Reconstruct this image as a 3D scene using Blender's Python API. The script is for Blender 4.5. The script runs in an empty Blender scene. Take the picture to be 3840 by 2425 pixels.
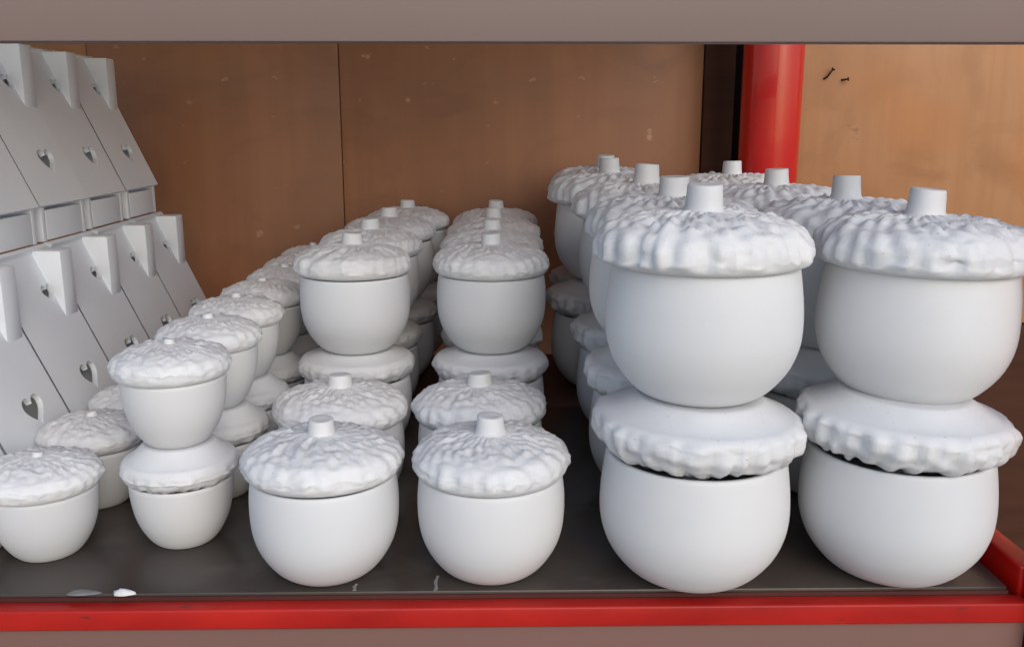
import bpy, math, random
from mathutils import Vector, noise, Matrix
random.seed(7)
R = math.radians
S = bpy.context.scene
COL = S.collection

# ------------------------------------------------------------------ camera
CAM_H = 0.362
cam_d = bpy.data.cameras.new('camera'); cam = bpy.data.objects.new('camera', cam_d); COL.objects.link(cam)
cam.location = (0, 0, CAM_H)
cam.rotation_euler = (R(90 - 12.3), 0, R(-0.9))
cam_d.sensor_width = 36; cam_d.lens = 32.48
cam_d.clip_start = 0.01; cam_d.clip_end = 500
S.camera = cam

# ------------------------------------------------------------------ sky, sun, exposure
SUN_EL, SUN_AZ = 31, 22          # azimuth measured from behind the camera towards the right
W = bpy.data.worlds.new('World'); S.world = W; W.use_nodes = True
nt = W.node_tree; nt.nodes.clear()
sky = nt.nodes.new('ShaderNodeTexSky'); sky.sky_type = 'NISHITA'; sky.sun_disc = False
sky.sun_elevation = R(SUN_EL); sky.sun_rotation = R(180 - SUN_AZ)
sky.air_density = 1.0; sky.dust_density = 1.5; sky.ozone_density = 1.0
bg = nt.nodes.new('ShaderNodeBackground'); bg.inputs[1].default_value = 0.15
ow = nt.nodes.new('ShaderNodeOutputWorld')
nt.links.new(sky.outputs[0], bg.inputs[0]); nt.links.new(bg.outputs[0], ow.inputs[0])
sl = bpy.data.lights.new('sun', 'SUN'); sl.energy = .72; sl.angle = R(55); sl.color = (1, .985, .97)
sun = bpy.data.objects.new('sun', sl); COL.objects.link(sun)
az, el = R(SUN_AZ), R(SUN_EL)
to_sun = Vector((math.sin(az)*math.cos(el), -math.cos(az)*math.cos(el), math.sin(el)))
sun.rotation_euler = to_sun.to_track_quat('Z', 'Y').to_euler()
S.view_settings.view_transform = 'Standard'; S.view_settings.look = 'None'
S.view_settings.exposure = 0.33; S.view_settings.gamma = 1
S.cycles.max_bounces = 8; S.cycles.diffuse_bounces = 5

# ------------------------------------------------------------------ materials
def mat(name, c1, c2, scale=(5, 5, 5), rough=.5, detail=4, bump=0, bscale=60, metallic=0, lo=.3, hi=.7, spec=.5, distort=0., coat=0):   # noise-tinted paint or clay
    m = bpy.data.materials.new(name); m.use_nodes = True
    n = m.node_tree.nodes; l = m.node_tree.links; b = n['Principled BSDF']
    tc = n.new('ShaderNodeTexCoord'); mp = n.new('ShaderNodeMapping'); mp.inputs['Scale'].default_value = scale
    l.new(tc.outputs['Object'], mp.inputs[0])
    nz = n.new('ShaderNodeTexNoise'); nz.inputs['Scale'].default_value = 1; nz.inputs['Detail'].default_value = detail
    nz.inputs['Distortion'].default_value = distort
    l.new(mp.outputs[0], nz.inputs['Vector'])
    cr = n.new('ShaderNodeValToRGB'); cr.color_ramp.elements[0].position = lo; cr.color_ramp.elements[1].position = hi
    cr.color_ramp.elements[0].color = (*c1, 1); cr.color_ramp.elements[1].color = (*c2, 1)
    l.new(nz.outputs['Fac'], cr.inputs[0]); l.new(cr.outputs[0], b.inputs['Base Color'])
    b.inputs['Roughness'].default_value = rough; b.inputs['Metallic'].default_value = metallic
    b.inputs['Specular IOR Level'].default_value = spec; b.inputs['Coat Weight'].default_value = coat
    if bump:
        n2 = n.new('ShaderNodeTexNoise'); n2.inputs['Scale'].default_value = bscale; n2.inputs['Detail'].default_value = 5
        l.new(tc.outputs['Object'], n2.inputs['Vector'])
        bp = n.new('ShaderNodeBump'); bp.inputs['Strength'].default_value = bump; bp.inputs['Distance'].default_value = .002
        l.new(n2.outputs['Fac'], bp.inputs['Height']); l.new(bp.outputs[0], b.inputs['Normal'])
    return m

def wood(name, base, dark, knot, rough, scale=1.0, spots=True, tint=(.3, .1, .04)):
    """vertical-grained plywood: broad blotches, grain streaks, pale scuffs and a few dark specks"""
    m = bpy.data.materials.new(name); m.use_nodes = True
    n = m.node_tree.nodes; l = m.node_tree.links; b = n['Principled BSDF']
    tc = n.new('ShaderNodeTexCoord')
    def tex(sc, det, dist=0):
        mp = n.new('ShaderNodeMapping'); mp.inputs['Scale'].default_value = sc; l.new(tc.outputs['Object'], mp.inputs[0])
        t = n.new('ShaderNodeTexNoise'); t.inputs['Scale'].default_value = 1; t.inputs['Detail'].default_value = det
        t.inputs['Distortion'].default_value = dist; l.new(mp.outputs[0], t.inputs['Vector']); return t.outputs['Fac']
    def ramp(f, a, c, ca=(0, 0, 0), cc=(1, 1, 1)):
        r = n.new('ShaderNodeValToRGB'); r.color_ramp.elements[0].position = a; r.color_ramp.elements[1].position = c
        r.color_ramp.elements[0].color = (*ca, 1); r.color_ramp.elements[1].color = (*cc, 1); l.new(f, r.inputs[0]); return r.outputs[0]
    def mix(f, a, bb):
        x = n.new('ShaderNodeMix'); x.data_type = 'RGBA'
        l.new(f, x.inputs[0]) 
        for v, i in ((a, 6), (bb, 7)):
            if isinstance(v, tuple): x.inputs[i].default_value = (*v, 1)
            else: l.new(v, x.inputs[i])
        return x.outputs[2]
    c = ramp(tex((3*scale, 3, 1.6*scale), 3, .6), .3, .7, dark, base)
    c = mix(ramp(tex((7, 7, 9), 5, 1.2), .5, .8, (0, 0, 0), (.6, .6, .6)), c, tuple(v*.62 for v in dark))
    c = mix(ramp(tex((2.2, 2, 2.6), 2, .3), .52, .66, (0, 0, 0), (.55, .55, .55)), c, tint)
    g = ramp(tex((70, 70, 2.2), 6, .3), .42, .72, (0, 0, 0), (.45, .45, .45))
    c = mix(g, c, dark)
    if spots:
        s = ramp(tex((26, 26, 34), 3), .695, .75, (0, 0, 0), (.55, .55, .55)); c = mix(s, c, knot)
    l.new(c, b.inputs['Base Color'])
    b.inputs['Roughness'].default_value = rough
    bp = n.new('ShaderNodeBump'); bp.inputs['Strength'].default_value = .15; bp.inputs['Distance'].default_value = .001
    l.new(tex((90, 90, 3), 5), bp.inputs['Height']); l.new(bp.outputs[0], b.inputs['Normal'])
    return m

M_WHITE = mat('bisque_white', (.615, .628, .645), (.685, .695, .71), (7, 7, 7), rough=.6, bump=.04, bscale=300, lo=.25, hi=.65)
def specks(m, thr=.735, sc=420, col=(.30, .28, .26)):
    n = m.node_tree.nodes; l = m.node_tree.links; b = n['Principled BSDF']
    src = b.inputs['Base Color'].links[0].from_socket
    tc = n.new('ShaderNodeTexCoord'); a = n.new('ShaderNodeTexNoise'); a.inputs['Scale'].default_value = sc; a.inputs['Detail'].default_value = 1
    l.new(tc.outputs['Object'], a.inputs['Vector'])
    r = n.new('ShaderNodeValToRGB'); r.color_ramp.elements[0].position = thr; r.color_ramp.elements[1].position = thr+.05
    r.color_ramp.elements[1].color = (.6, .6, .6, 1); l.new(a.outputs['Fac'], r.inputs[0])
    x = n.new('ShaderNodeMix'); x.data_type = 'RGBA'; l.new(r.outputs[0], x.inputs[0]); l.new(src, x.inputs[6]); x.inputs[7].default_value = (*col, 1)
    l.new(x.outputs[2], b.inputs['Base Color'])
M_LID = mat('bisque_lid', (.67, .68, .695), (.73, .74, .75), (30, 30, 30), rough=.65, bump=.12, bscale=420)
specks(M_LID)
def chips(m, sc, thr, col, soft=.03):
    n = m.node_tree.nodes; l = m.node_tree.links; b = n['Principled BSDF']
    src = b.inputs['Base Color'].links[0].from_socket
    tc = n.new('ShaderNodeTexCoord'); mp = n.new('ShaderNodeMapping'); mp.inputs['Scale'].default_value = sc
    l.new(tc.outputs['Object'], mp.inputs[0])
    a = n.new('ShaderNodeTexNoise'); a.inputs['Scale'].default_value = 1; a.inputs['Detail'].default_value = 6; a.inputs['Roughness'].default_value = .65
    l.new(mp.outputs[0], a.inputs['Vector'])
    r = n.new('ShaderNodeValToRGB'); r.color_ramp.elements[0].position = thr; r.color_ramp.elements[1].position = thr+soft
    r.color_ramp.elements[1].color = (.8, .8, .8, 1); l.new(a.outputs['Fac'], r.inputs[0])
    x = n.new('ShaderNodeMix'); x.data_type = 'RGBA'; l.new(r.outputs[0], x.inputs[0]); l.new(src, x.inputs[6]); x.inputs[7].default_value = (*col, 1)
    l.new(x.outputs[2], b.inputs['Base Color'])
def vary(m):
    n = m.node_tree.nodes; l = m.node_tree.links; b = n['Principled BSDF']
    src = b.inputs['Base Color'].links[0].from_socket
    oi = n.new('ShaderNodeObjectInfo'); r = n.new('ShaderNodeValToRGB')
    for p, c in ((.5, (1, .985, .965)),): e = r.color_ramp.elements.new(p); e.color = (*c, 1)
    r.color_ramp.elements[0].color = (.93, .93, .93, 1); r.color_ramp.elements[2].color = (.985, .995, 1, 1)
    l.new(oi.outputs['Random'], r.inputs[0])
    x = n.new('ShaderNodeMix'); x.data_type = 'RGBA'; x.blend_type = 'MULTIPLY'; x.inputs[0].default_value = 1
    l.new(src, x.inputs[6]); l.new(r.outputs[0], x.inputs[7]); l.new(x.outputs[2], b.inputs['Base Color'])
vary(M_WHITE); vary(M_LID)
M_HOUSE = mat('bisque_house', (.735, .775, .82), (.79, .825, .86), (9, 9, 9), rough=.6, bump=.1, bscale=300)
M_RED = mat('red_paint', (.46, .006, .004), (.56, .010, .006), (12, 12, 3), rough=.20, bump=.04, bscale=60, coat=.25, spec=.4)
M_RUST = mat('dull_red_paint', (.30, .008, .006), (.46, .016, .010), (9, 30, 30), rough=.42, bump=.1, bscale=120, spec=.3)
chips(M_RUST, (25, 60, 60), .66, (.10, .022, .018)); chips(M_RED, (30, 30, 14), .70, (.14, .02, .015))
M_DARKRED = mat('dark_red_seam', (.05, .01, .008), (.08, .015, .01), rough=.6)
M_SHELF = mat('shelf_laminate', (.036, .030, .027), (.060, .047, .040), (4, 9, 4), rough=.24, bump=.08, bscale=120, distort=.8)
chips(M_SHELF, (7, 13, 7), .58, (.075, .066, .058), .16)
M_REAR = mat('rear_shelf_wood', (.07, .028, .02), (.10, .04, .026), (3, 40, 3), rough=.5)
M_TAUPE = mat('taupe_paint', (.195, .14, .122), (.215, .155, .135), (2, 2, 6), rough=.75, bump=.05)
M_TAUPE2 = mat('taupe_red_paint', (.165, .085, .070), (.185, .095, .078), (2, 2, 6), rough=.75, bump=.05)
M_BROWN = wood('brown_plywood', (.38, .165, .070), (.27, .108, .046), (.62, .36, .22), .5, tint=(.37, .125, .047))
M_ORANGE = wood('orange_plywood', (.47, .25, .125), (.38, .17, .065), (.20, .09, .045), .40, tint=(.50, .18, .04))
M_SHADED_WOOD = mat('shaded_wood', (.055, .024, .015), (.08, .034, .02), (4, 4, 30), rough=.9, spec=.12)  # brown darkened to paint in the shade on the wall strips
M_GAP_SHADE = mat('gap_shade_backing', (.018, .011, .008), (.03, .017, .012), rough=.8)  # near-black colour standing in for shade in the wall gap
M_GROUND = mat('concrete', (.20, .19, .18), (.30, .29, .27), (1.5, 1.5, 1.5), rough=.9, bump=.3, bscale=20)
M_SCUFF = mat('plaster_smear', (.16, .15, .14), (.30, .29, .28), (80, 80, 80), rough=.9)
M_NAIL = mat('rusty_steel', (.02, .012, .01), (.05, .03, .02), (90, 90, 90), rough=.5, metallic=.6)

# ------------------------------------------------------------------ helpers
def link(name, me, m=None, parent=None, loc=(0, 0, 0), rot=(0, 0, 0)):
    o = bpy.data.objects.new(name, me); COL.objects.link(o)
    if m is not None and me is not None and not me.materials: me.materials.append(m)
    o.location = loc; o.rotation_euler = rot
    if parent: o.parent = parent
    return o
def mesh(name, vs, fs, smooth=False):
    me = bpy.data.meshes.new(name); me.from_pydata(vs, [], fs); me.update()
    if smooth: me.polygons.foreach_set('use_smooth', [True]*len(me.polygons))
    return me
def empty(name, label=None, cat=None, loc=(0, 0, 0), rz=0, group=None):
    o = bpy.data.objects.new(name, None); COL.objects.link(o); o.empty_display_size = .02
    o.location = loc; o.rotation_euler = (0, 0, rz)
    tag(o, label, cat, group); return o
def tag(o, label=None, cat=None, group=None, kind=None):
    if label: o['label'] = label
    if cat: o['category'] = cat
    if group: o['group'] = group
    if kind: o['kind'] = kind
    return o
def box(name, x0, x1, y0, y1, z0, z1, m, parent=None, bev=.002, segs=2):
    import bmesh
    bm = bmesh.new(); bmesh.ops.create_cube(bm, size=1)
    c = Vector(((x0+x1)/2, (y0+y1)/2, (z0+z1)/2))
    for v in bm.verts: v.co = Vector((v.co.x*(x1-x0), v.co.y*(y1-y0), v.co.z*(z1-z0)))
    if bev: bmesh.ops.bevel(bm, geom=bm.edges[:], offset=bev, segments=segs, profile=.5, affect='EDGES')
    me = bpy.data.meshes.new(name); bm.to_mesh(me); bm.free()
    if bev: me.polygons.foreach_set('use_smooth', [True]*len(me.polygons)); me.set_sharp_from_angle(angle=R(40))
    p = parent.location if parent else Vector((0, 0, 0))
    return link(name, me, m, parent, c - p)
def catmull(pts, n):
    out = []
    P = [pts[0]] + list(pts) + [pts[-1]]
    for i in range(1, len(P)-2):
        p0, p1, p2, p3 = P[i-1], P[i], P[i+1], P[i+2]
        for k in range(n):
            t = k/n
            out.append(tuple(.5*((2*p1[j]) + (-p0[j]+p2[j])*t + (2*p0[j]-5*p1[j]+4*p2[j]-p3[j])*t*t + (-p0[j]+3*p1[j]-3*p2[j]+p3[j])*t**3) for j in range(len(p1))))
    out.append(tuple(pts[-1])); return out
def lathe(name, prof, seg, fn=None):
    """prof: list of (r, z, w); closed at both ends onto the axis; fn(a, r, z, w, i) -> (r, z)"""
    vs, fs = [], []
    for i, (r, z, w) in enumerate(prof):
        for k in range(seg):
            a = 2*math.pi*k/seg
            rr, zz = (fn(a, r, z, w, i) if fn else (r, z))
            vs.append((rr*math.cos(a), rr*math.sin(a), zz))
    n = len(prof)
    for i in range(n-1):
        for k in range(seg):
            k2 = (k+1) % seg
            fs.append((i*seg+k, i*seg+k2, (i+1)*seg+k2, (i+1)*seg+k))
    vs.append((0, 0, sum(vs[k][2] for k in range(seg))/seg)); c0 = len(vs)-1
    vs.append((0, 0, sum(vs[(n-1)*seg+k][2] for k in range(seg))/seg)); c1 = len(vs)-1
    for k in range(seg):
        k2 = (k+1) % seg
        fs.append((c0, k2, k)); fs.append((c1, (n-1)*seg+k, (n-1)*seg+k2))
    return mesh(name, vs, fs, True)

# ------------------------------------------------------------------ the acorn jars
KIND = {
 'large':  dict(R=.0756, H=.104, LR=.0815, rise=.0310, plug=.0115, apex=.039, lift=.0022, stem=(.0140, .0132, .0600), seg=128, rows=6,
      prof=[(.46, 0), (.58, .015), (.73, .09), (.89, .24), (.975, .40), (1.0, .56), (.985, .76), (.945, .97)], bump=.0064, nl=30, f2=105, f3=300, n3=.16),
 'medium': dict(R=.0595, H=.084, LR=.0632, rise=.0235, plug=.006, apex=.032, lift=.001, stem=(.0112, .0104, .0455), seg=112, rows=5,
      prof=[(.46, 0), (.58, .018), (.74, .11), (.89, .27), (.97, .43), (1.0, .60), (1.0, .80), (.975, .97)], bump=.0037, nl=30, f2=190, f3=470, n3=.22),
 'small':  dict(R=.0436, H=.0585, LR=.0490, rise=.0195, plug=.012, apex=.027, lift=.0012, stem=(.0055, .0046, .0315), seg=96, rows=5,
      prof=[(.50, 0), (.58, .02), (.72, .14), (.86, .34), (.945, .56), (.985, .78), (1.0, .97)], bump=.0031, nl=28, f2=230, f3=520, n3=.22),
}
def body_mesh(kind):
    K = KIND[kind]; Rr, H = K['R'], K['H']
    out = [(r*Rr, z*H, 0) for r, z in catmull(K['prof'], 4)]
    rt = K['prof'][-1][0]*Rr; th = Rr*.085
    rim = [(rt-.0007, H*.993, 0), (rt-th*.3, H, 0), (rt-th*.75, H*.998, 0), (rt-th, H*.98, 0)]
    inn = [(r*Rr-th, z*H+th*.6, 0) for r, z in catmull(K['prof'][1:-1], 2)][::-1]
    base = [(K['prof'][0][0]*Rr*.8, H*.012, 0), (K['prof'][0][0]*Rr*.86, 0, 0)]
    return lathe(kind+'_body', base + out + rim + inn, 72)
def lid_mesh(kind, seed):
    K = KIND[kind]; L = K['LR']; ap = K['apex']; amp = K['bump']; pl = K['plug']
    rise = K['rise']
    # underside (smooth), then rolled edge, then knobbly dome up to the stalk
    under = [(.30*L, -pl, 0), (.56*L, -pl, 0), (.62*L, -pl*.93, 0), (.74*L, -pl*.45, 0), (.86*L, -pl*.06, 0), (.93*L, .0008, 0)]
    edge = [(.965*L, .003, .22), (.995*L, .0070, .62), (1.0*L, .0115, .95), (.985*L, rise*.62, 1), (.93*L, rise*.86, 1)]
    dome = [(.83*L, rise, 1), (.68*L, rise+(ap-rise)*.42, 1), (.5*L, rise+(ap-rise)*.72, .9), (.33*L, ap*.965, .6), (.2*L, ap, .3), (.1*L, ap*1.01, 0)]
    prof = catmull(under, 2)[:-1] + catmull(under[-1:] + edge + dome, 5)
    off = Vector((seed*13.1, seed*7.7, seed*3.3)); nl = K['nl']
    tot = len(prof)
    def fn(a, r, z, w, i):
        if w <= .001: return r, z
        s = r/L
        sw = a + .55*(1-s)*(1 if seed % 2 else -1) + .10*noise.noise(Vector((math.cos(a)*2, math.sin(a)*2, s*3))+off)
        q = 4.3
        n1 = noise.noise(Vector((math.cos(sw)*q, math.sin(sw)*q, s*2.2))+off)
        ridge = 1-abs(math.sin(sw*nl/2 + 1.6*n1))          # ribs of scales running to the edge
        ridge = (1-ridge)**1.0
        cellr = math.floor(sw*nl/(2*math.pi)+n1*.6)
        chop = .5+.5*math.sin(s*21 + 5*n1 + 2.1*cellr)    # breaks the ribs into knobs
        n2 = noise.noise(Vector((r*math.cos(a), r*math.sin(a), z))*K['f2']+off)
        n3 = noise.noise(Vector((r*math.cos(a), r*math.sin(a), z))*K['f3']-off)
        d = amp*w*(.85*ridge*(.45+.55*chop) + .5*n1 + .5*n2 + K['n3']*n3 - .35)
        # direction: outward at the edge, upward on the dome
        t = min(1, max(0, (s-.62)/.38)); t = t*t
        rr = r + d*t; zz = z + d*(1-t)*.95
        if s > .86 and z < .013:                              # ragged hem
            zz -= amp*.55*w*(ridge*.7+n1)
        return rr, zz
    return lathe(kind+'_lid', prof, K['seg'], fn)
def stem_mesh(kind):
    K = KIND[kind]; r0, r1, zt = K['stem']; z0 = K['apex']*.93
    pr = [(r0*1.6, z0-.002, 0), (r0*1.2, z0+(zt-z0)*.12, 0), (r0*1.03, z0+(zt-z0)*.3, 0), (r1*1.0, zt-.0016, 0), (r1*.93, zt-.0004, 0), (r1*.8, zt, 0), (r1*.3, zt-.0002, 0)]
    off = Vector((3, 1, 2))
    def fn(a, r, z, w, i):
        return r*(1+.035*noise.noise(Vector((math.cos(a), math.sin(a), z*60))+off)), z + .0006*math.cos(a+1)*(1 if z > zt-.003 else 0)
    return lathe(kind+'_stem', catmull(pr, 3), 28, fn)
MESH = {k: dict(body=body_mesh(k), lid=[lid_mesh(k, s) for s in (1, 2, 3, 4, 5)], stem=stem_mesh(k)) for k in KIND}
def make_proto(kind):
    t = bpy.data.objects.new('acorn_jar', None); COL.objects.link(t); t.empty_display_size = .02
    b = link('body', MESH[kind]['body'], M_WHITE, t)
    lid = link('lid', MESH[kind]['lid'][0], M_LID, t); st = link('stem', MESH[kind]['stem'], M_WHITE, lid)
    for m_ in MESH[kind]['lid']:
        if not m_.materials: m_.materials.append(M_LID)
    return [t, b, lid, st]
protos = {k: [make_proto(k), False] for k in KIND}
def pitch(kind): K = KIND[kind]; return K['H'] + K['rise'] + K['plug'] + K['lift'] - .0002
count = 0
def jar(kind, x, y, z, inverted, label, group, tilt=0):
    global count
    P, used = protos[kind]
    if not used: t, b, lid, st = P; protos[kind][1] = True
    else:
        t, b, lid, st = [o.copy() for o in P]
        for o in (t, b, lid, st): COL.objects.link(o)
        b.parent = t; lid.parent = t; st.parent = lid
    K = KIND[kind]
    rnd = random.Random(count*31+5); count += 1
    t.location = (x, y, z); t.rotation_euler = (0, 0, rnd.uniform(0, 6.28))
    lid.data = MESH[kind]['lid'][rnd.randrange(5)]
    sh = K['R']*.03
    dx, dy = rnd.uniform(-sh, sh), rnd.uniform(-sh, sh)
    ra = rnd.uniform(0, 6.28)
    st.scale = (rnd.uniform(.94, 1.06), rnd.uniform(.94, 1.06), rnd.uniform(.95, 1.02)); st.rotation_euler = (0, 0, rnd.uniform(0, 6.28))
    if inverted:
        lid.location = (dx*.4, dy*.4, K['H']+K['rise']+K['lift']-.0005); lid.rotation_euler = (math.pi, 0, ra)
    else:
        lid.location = (dx, dy, K['H']+.0008); lid.rotation_euler = (R(rnd.uniform(-.6, .6)), R(rnd.uniform(-.6, .6)), ra)
    if tilt:                                # leans a little to the right
        if inverted:
            lid.rotation_euler = (Matrix.Rotation(R(tilt), 3, 'Y') @ Matrix.Rotation(math.pi, 3, 'X')).to_euler(); t.rotation_euler = (0, 0, 0); lid.location.z += .0012
        else:
            t.rotation_euler = (Matrix.Rotation(R(tilt), 3, 'Y') @ Matrix.Rotation(ra, 3, 'Z')).to_euler()
    tag(t, label, 'jar', group)
    return t

ORD = ['frontmost', 'second', 'third', 'fourth', 'fifth', 'sixth', 'seventh', 'rearmost']
def place(i, n): return 'frontmost' if i == 0 else ('rearmost' if i == n-1 else ORD[i])
# large jars: two columns of two-high stacks
L5 = [(.158, .700), (.166, .872), (.168, 1.045), (.150, 1.255), (.166, 1.42)]
L6 = [(.325, .706), (.331, .880), (.331, 1.095), (.330, 1.31)]
for side, rows in (('left', L5), ('right', L6)):
    for i, (x, y) in enumerate(rows):
        w = place(i, len(rows))
        jar('large', x, y, .002, True, f'big white acorn jar under an upturned lid, bottom of {w} stack, {side} large column', 'large acorn jars stacked two high', (2.7 if side == 'right' and i == 0 else 1.6 if i == 0 else 0))
        jx = ((.002, -.003, .001, .004, -.001) if side == 'left' else (.007, .004, -.002, .003))[i]
        jar('large', x+jx, y+jx*2, .002+pitch('large')-(.0045 if side == 'right' else 0)+(.0012 if i == 0 else 0), False, f'big white acorn jar with upright knobbly lid, top of {w} stack, {side} large column', 'large acorn jars stacked two high', (1.8 if side == 'right' and i == 0 else 0))
# medium jars: two singles at the front of each column, stacks behind
M3 = [(-.141, .706), (-.150, .845), (-.157, 1.00), (-.160, 1.145), (-.150, 1.295), (-.137, 1.435)]
M4 = [(-.006, .706), (-.017, .845), (-.008, 1.00), (-.007, 1.140), (-.006, 1.275), (-.003, 1.41)]
for side, rows in (('left', M3), ('right', M4)):
    for i, (x, y) in enumerate(rows):
        if i < 2:
            jar('medium', x, y, .002, False, f'medium white acorn jar with knobbly lid standing alone, {("frontmost", "second")[i]} in {side} middle column', 'medium acorn jars in the middle columns')
        else:
            w = place(i-2, len(rows)-2)
            jar('medium', x, y, .002, True, f'medium white acorn jar under upturned lid, bottom of {w} stack, {side} middle column', 'medium acorn jars in the middle columns')
            jar('medium', x+(.002, -.002, .001, .002, 0, 0)[i], y, .002+pitch('medium'), False, f'medium white acorn jar with stalked upright lid, top of {w} stack, {side} middle column', 'medium acorn jars in the middle columns')
# small jars: outer single column and a column of two-high stacks
S1 = [(-.386, .742), (-.387, .850), (-.385, .952)]
for i, (x, y) in enumerate(S1):
    jar('small', x, y, .002, False, f'small white acorn jar standing alone beside the cottages, {("frontmost", "second", "rearmost")[i]} of its short row', 'small acorn jars beside the cottages')
for i in range(7):
    x, y = -.277 + .002*math.sin(i*2.1), .765 + .105*i
    w = place(i, 7)
    jar('small', x, y, .002, True, f'small white acorn jar with upturned lid, bottom of {w} small stack', 'small acorn jars stacked two high')
    jar('small', x+.0015*math.sin(i*5), y, .002+pitch('small'), False, f'small white acorn jar with ribbed upright lid, top of {w} small stack', 'small acorn jars stacked two high')

# ------------------------------------------------------------------ the white cottages
HH, WALL, HW, EW, LEN = .227, .041, .0775, .0825, .1218
def prism(name, poly, y0, y1):
    n = len(poly); vs = [(x, y0, z) for x, z in poly] + [(x, y1, z) for x, z in poly]
    fs = [tuple(range(n)), tuple(range(2*n-1, n-1, -1))] + [(i, i+n, (i+1) % n+n, (i+1) % n) for i in range(n)]
    return mesh(name, vs, fs)
def bevel_mesh(me, w):
    import bmesh
    bm = bmesh.new(); bm.from_mesh(me); bmesh.ops.recalc_face_normals(bm, faces=bm.faces[:])
    bmesh.ops.bevel(bm, geom=bm.edges[:], offset=w, segments=2, profile=.5, affect='EDGES', clamp_overlap=True)
    bm.to_mesh(me); bm.free(); me.polygons.foreach_set('use_smooth', [True]*len(me.polygons)); me.set_sharp_from_angle(angle=R(35)); return me
SL = (HH-WALL)/EW
def heart(n=36):
    pts = []
    for k in range(n):
        t = 2*math.pi*k/n
        pts.append((16*math.sin(t)**3/17, (13*math.cos(t)-5*math.cos(2*t)-2*math.cos(3*t)-math.cos(4*t))/17))
    return pts
def roof_side_mesh(sgn, hearts):
    """one roof slope as a slab with heart shaped holes cut through it (hearts: (y, distance down the slope, size))"""
    import bmesh
    LS = math.hypot(EW, HH-WALL); th = .006
    bm = bmesh.new()
    outer = [(0, 0), (LEN, 0), (LEN, LS), (0, LS)]
    from mathutils.geometry import delaunay_2d_cdt
    P = [Vector(p) for p in outer]; E = [(0, 1), (1, 2), (2, 3), (3, 0)]
    loops = []
    for (hy, hs, sz) in hearts:
        s = len(P); hp = [(hy+x*sz, hs-z*sz) for x, z in heart()]
        P += [Vector(p) for p in hp]; m = len(hp)
        E += [(s+i, s+(i+1) % m) for i in range(m)]; loops.append(hp)
    vo, eo, fo, *_ = delaunay_2d_cdt(P, E, [], 1, 1e-6)
    def inside(pt, poly):
        c = False; j = len(poly)-1
        for i in range(len(poly)):
            if (poly[i][1] > pt[1]) != (poly[j][1] > pt[1]) and pt[0] < (poly[j][0]-poly[i][0])*(pt[1]-poly[i][1])/(poly[j][1]-poly[i][1])+poly[i][0]: c = not c
            j = i
        return c
    faces = []
    for f in fo:
        cx = sum(vo[i][0] for i in f)/len(f); cy = sum(vo[i][1] for i in f)/len(f)
        if not any(inside((cx, cy), h) for h in loops): faces.append(f)
    u = Vector((sgn*EW, 0, -(HH-WALL))).normalized(); nrm = Vector((sgn*(HH-WALL), 0, EW)).normalized()
    def pos(p, d): return Vector((0, p[0], HH)) + u*p[1] - nrm*d
    top = [bm.verts.new(pos(p, 0)) for p in vo]; bot = [bm.verts.new(pos((p[0]+.009 if p[0] < 1e-5 else p[0]-.004 if p[0] > LEN-1e-5 else p[0], p[1]), th)) for p in vo]   # ends undercut
    from collections import Counter
    cnt = Counter(); dirn = {}
    for f in faces:
        bm.faces.new([top[i] for i in f]); bm.faces.new([bot[i] for i in reversed(f)])
        for i in range(len(f)):
            a, b = f[i], f[(i+1) % len(f)]; cnt[frozenset((a, b))] += 1; dirn[frozenset((a, b))] = (a, b)
    for e, c in cnt.items():
        if c == 1:
            a, b = dirn[e]; bm.faces.new([top[b], top[a], bot[a], bot[b]])
    bmesh.ops.recalc_face_normals(bm, faces=bm.faces[:])
    me = bpy.data.meshes.new('roof'); bm.to_mesh(me); bm.free(); return me
wall_me = bevel_mesh(prism('wall', [(-HW, 0), (HW, 0), (HW, WALL-.004), (0.0, HH-.0165), (-HW, WALL-.004)], .006, LEN-.006), .0015)
# hollow look behind the hearts: the wall block is split in a front and a rear gable plate plus low side walls
def cottage_meshes():
    ms = {}
    gp = [(-HW, 0), (HW, 0), (HW, WALL-.002), (.001, HH-.012), (-.001, HH-.012), (-HW, WALL-.002)]
    ms['front_gable'] = bevel_mesh(prism('gable', gp, .012, .020), .0008)
    ms['rear_gable'] = bevel_mesh(prism('gable', gp, LEN-.010, LEN-.002), .0008)
    ms['side'] = [bevel_mesh(prism('side_wall', [(s*HW-.004*s-.004, .001), (s*HW-.004*s+.004, .001), (s*HW-.004*s+.004, WALL-.006), (s*HW-.004*s-.004, WALL-.006)], .021, LEN-.011), .0006) for s in (-1, 1)]
    hs = [(LEN*.66, .052, .0125), (LEN*.60, .150, .0185)]
    ms['roof'] = [roof_side_mesh(-1, hs), roof_side_mesh(1, hs)]
    cx = .034
    zc = HH - .004
    ms['chimney'] = bevel_mesh(prism('chimney', [(-.004, zc), (-.004, HH-.012), (cx, HH-SL*cx-.004), (cx, zc)], LEN*.73, LEN-.003), .002)
    return ms
CM = cottage_meshes()
def make_cottage():
    t = bpy.data.objects.new('ceramic_cottage', None); COL.objects.link(t); t.empty_display_size = .02
    cs = [link('gable_wall', CM['front_gable'], M_HOUSE, t), link('gable_wall', CM['rear_gable'], M_HOUSE, t),
          link('side_wall', CM['side'][0], M_HOUSE, t), link('side_wall', CM['side'][1], M_HOUSE, t),
          link('roof_slope', CM['roof'][0], M_HOUSE, t), link('roof_slope', CM['roof'][1], M_HOUSE, t)]
    ch = link('chimney', CM['chimney'], M_HOUSE, cs[5])
    return t, cs, ch
cot, cused = make_cottage(), False
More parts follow.
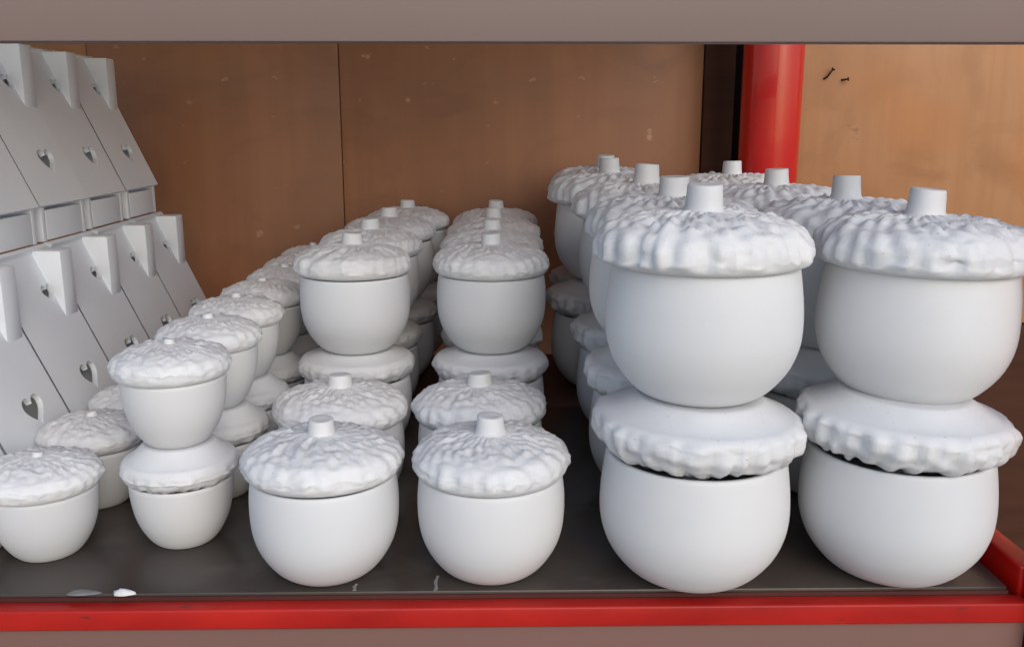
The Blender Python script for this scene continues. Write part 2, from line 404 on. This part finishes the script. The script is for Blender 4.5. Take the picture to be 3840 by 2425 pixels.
def cottage(x, y, z, label, rz=0):
    global cused
    t, cs, ch = cot
    if cused:
        t = t.copy(); COL.objects.link(t); n = []
        for c in cs:
            c2 = c.copy(); COL.objects.link(c2); c2.parent = t; n.append(c2)
        c3 = ch.copy(); COL.objects.link(c3); c3.parent = n[5]
    cused = True
    t.location = (x, y, z); t.rotation_euler = (0, 0, rz)
    tag(t, label, 'ceramic house', 'white heart-pierced cottages stacked at the left')
rows = [.662 + .127*i for i in range(6)]
for i, y in enumerate(rows):
    cottage(-.5075 - .0011*i, y, .002, f'white cottage with heart holes in its steep roof, {place(i, 6)} in the bottom tier', R((.1, 0, -.1, .1, 0, 0)[i]))
for i, y in enumerate(rows[2:]):
    cottage(-.5915 - (0, .0014, .0035, .0045)[i], y+.0005, .002+HH-.0004, f'white cottage with chimney and heart holes, {place(i, 4)} in the upper tier', R((0, -.5, .2, 0)[i]))

# ------------------------------------------------------------------ the rack
XR = .410; YF = .665; YB = 1.47; XL = -1.15
rack = empty('storage_rack', 'red metal storage rack with dark shelf and taupe border bands holding all the white ceramics', 'rack', (0, YF, 0))
box('shelf_board', XL, XR-.006, YF+.001, 1.148, -.018, .002, M_SHELF, rack, .0015)
box('rear_shelf_board', XL, XR-.006, 1.152, YB-.04, -.020, .0005, M_REAR, rack, .0015)
box('front_rail', XL, XR+.004, YF-.016, YF-.001, -.0205, -.0035, M_RUST, rack, .0018, 3)
box('seam_strip', XL, XR-.006, YF-.0008, YF+.0008, -.0170, -.0005, M_DARKRED, rack, 0)
box('lower_border_band', XL, XR+.004, YF-.012, YF+.006, -.125, -.0210, M_TAUPE2, rack, .001)  # flat border band, modelled as a board of the rack
box('side_rail', XR+.002, XR+.020, YF, YB, -.020, .020, M_RED, rack, .0025, 3)
box('front_post', XR+.0055, XR+.045, YF-.028, YF-.0015, -.95, .75, M_RED, rack, .003, 3)
box('upper_border_band', XL, XR+.004, YF-.014, YF+.006, .4148, .465, M_TAUPE, rack, .001)  # flat top border, given the shape of a rack board
box('top_light_blocker', XL, XR+.004, YF+.007, YB-.02, .620, .640, M_BROWN, rack, .001)  # unseen board, added to cut the light from above
def tube(name, x, y, r, z0, z1, m, parent):
    me = lathe(name, [(r*.8, z0, 0), (r, z0, 0), (r, z0+.001, 0)] + [(r, z0+(z1-z0)*k/6, 0) for k in range(1, 6)] + [(r, z1-.001, 0), (r, z1, 0), (r*.8, z1, 0)], 64)
    me.set_sharp_from_angle(angle=R(40))
    return link(name, me, m, parent, (x-parent.location.x, y-parent.location.y, 0))
tube('rear_post', .420, 1.45, .0455, -.95, .75, M_RED, rack)

# ------------------------------------------------------------------ walls of plywood
wall = tag(empty('back_wall', None, None, (0, 1.56, 0)), None, None, None, 'structure')
for x0, x1, dy in ((-1.60, -.6614, .002), (-.660, -.2570, 0), (-.2561, .3375, .003)):
    box('plywood_panel', x0, x1, 1.555+dy, 1.570+dy, -.95, 1.3, M_BROWN, wall, .0012)
box('gap_shade_strip', .3385, .388, 1.550, 1.578, -.95, 1.3, M_SHADED_WOOD, wall, .0012)  # dark strip added for the shade between panel and rear post
side = tag(empty('orange_wall', None, None, (.9, 1.56, 0)), None, None, None, 'structure')
box('plywood_panel', .465, 1.70, 1.560, 1.578, .02, 1.3, M_ORANGE, side, .0012)
box('shaded_base_panel', .465, 1.70, 1.554, 1.582, -.95, .017, M_SHADED_WOOD, side, .0012)  # shade on the lower wall, put into the dark wood colour
dark = box('gap_shade_board', -1.8, 2.2, 1.80, 1.83, -.95, 1.6, M_GAP_SHADE)  # dark board added behind the gap so it reads as shade
tag(dark, None, None, None, 'structure')
g = mesh('ground', [(-60, -60, -.95), (60, -60, -.95), (60, 60, -.95), (-60, 60, -.95)], [(0, 1, 2, 3)])
tag(link('ground', g, M_GROUND), None, None, None, 'structure')

# nails in the orange panel
def nail(x, z, dx, dz, label):
    t = empty('bent_nail', label, 'nail', (x, 1.5585, z), 0, 'small bent nails in the orange plywood')
    def rod(a, b, r, name):
        a, b = Vector(a), Vector(b); d = b-a; q = d.to_track_quat('Z', 'Y').to_matrix()
        me = lathe(name, [(r*.6, 0, 0), (r, 0, 0), (r, d.length, 0), (r*.6, d.length, 0)], 10)
        me.transform(q.to_4x4()); link(name, me, M_NAIL, t, a)
    rod((0, .004, 0), (dx*.3, -.006, dz*.2), .0016, 'shank')
    rod((dx*.3, -.0055, dz*.2), (dx, -.009, dz), .0015, 'bent_tip')
    rod((dx*.98, -.0088, dz*.98), (dx*1.12, -.0096, dz*1.12), .0032, 'head')
nail(.536, .430, .011, .015, 'bent nail sticking up out of the orange plywood near the red post')
nail(.566, .429, .007, .001, 'short straight nail right of the bent one in the orange plywood')

# plaster chip and smears on the shelf
def flake(name, x, y, w, d, h, label, seed, z=.002):
    rnd = random.Random(seed); n = 14; ring = []; vs = []; fs = []
    for lv, (sc, zz) in enumerate(((1, 0), (.92, h*.5), (.45, h))):
        for k in range(n):
            a = 2*math.pi*k/n; q = sc*(1+.14*math.sin(k*1.35+seed)+.05*rnd.uniform(-1, 1))
            vs.append((math.cos(a)*w*q/2, math.sin(a)*d*q/2, zz*(1+.3*rnd.uniform(-1, 1)*(lv > 0))))
    for lv in range(2):
        for k in range(n): fs.append((lv*n+k, lv*n+(k+1) % n, (lv+1)*n+(k+1) % n, (lv+1)*n+k))
    fs.append(tuple(range(2*n, 3*n)))
    o = link(name, mesh(name, vs, fs, True), M_SCUFF, None, (x, y, z+.0002)); tag(o, label, 'plaster'); return o
def streak(x, y, w, l, label):
    vs = []; n = 7
    for k in range(n):
        t = k/(n-1); ww = w*(.5+.12*math.sin(k*2.1)); xx = .0006*math.sin(k*1.3)
        vs += [(xx-ww, t*l, 0), (xx-ww*.5, t*l, .0004), (xx+ww*.5, t*l, .0004), (xx+ww, t*l, 0)]
    fs = [(4*k+j, 4*k+j+1, 4*k+j+5, 4*k+j+4) for k in range(n-1) for j in range(3)] + [(0, 3, 2, 1), (4*n-4, 4*n-3, 4*n-2, 4*n-1)]
    tag(link('plaster_smear', mesh('plaster_smear', vs, fs), M_SCUFF, None, (x, y, .0022)), label, 'plaster')
flake('plaster_chip', -.2925, .664, .018, .006, .0040, 'white chip of plaster on the shelf edge in front of the small stacks', 1).data.materials[0] = M_WHITE
flake('plaster_smear', -.325, .667, .026, .010, .0004, 'thin grey smear of plaster just left of the white chip', 2)
streak(-.1140, .6665, .0026, .011, 'short pale streak on the shelf edge under the left front medium jar')
streak(-.0500, .6660, .0026, .024, 'long pale streak on the shelf edge between the two front medium jars')
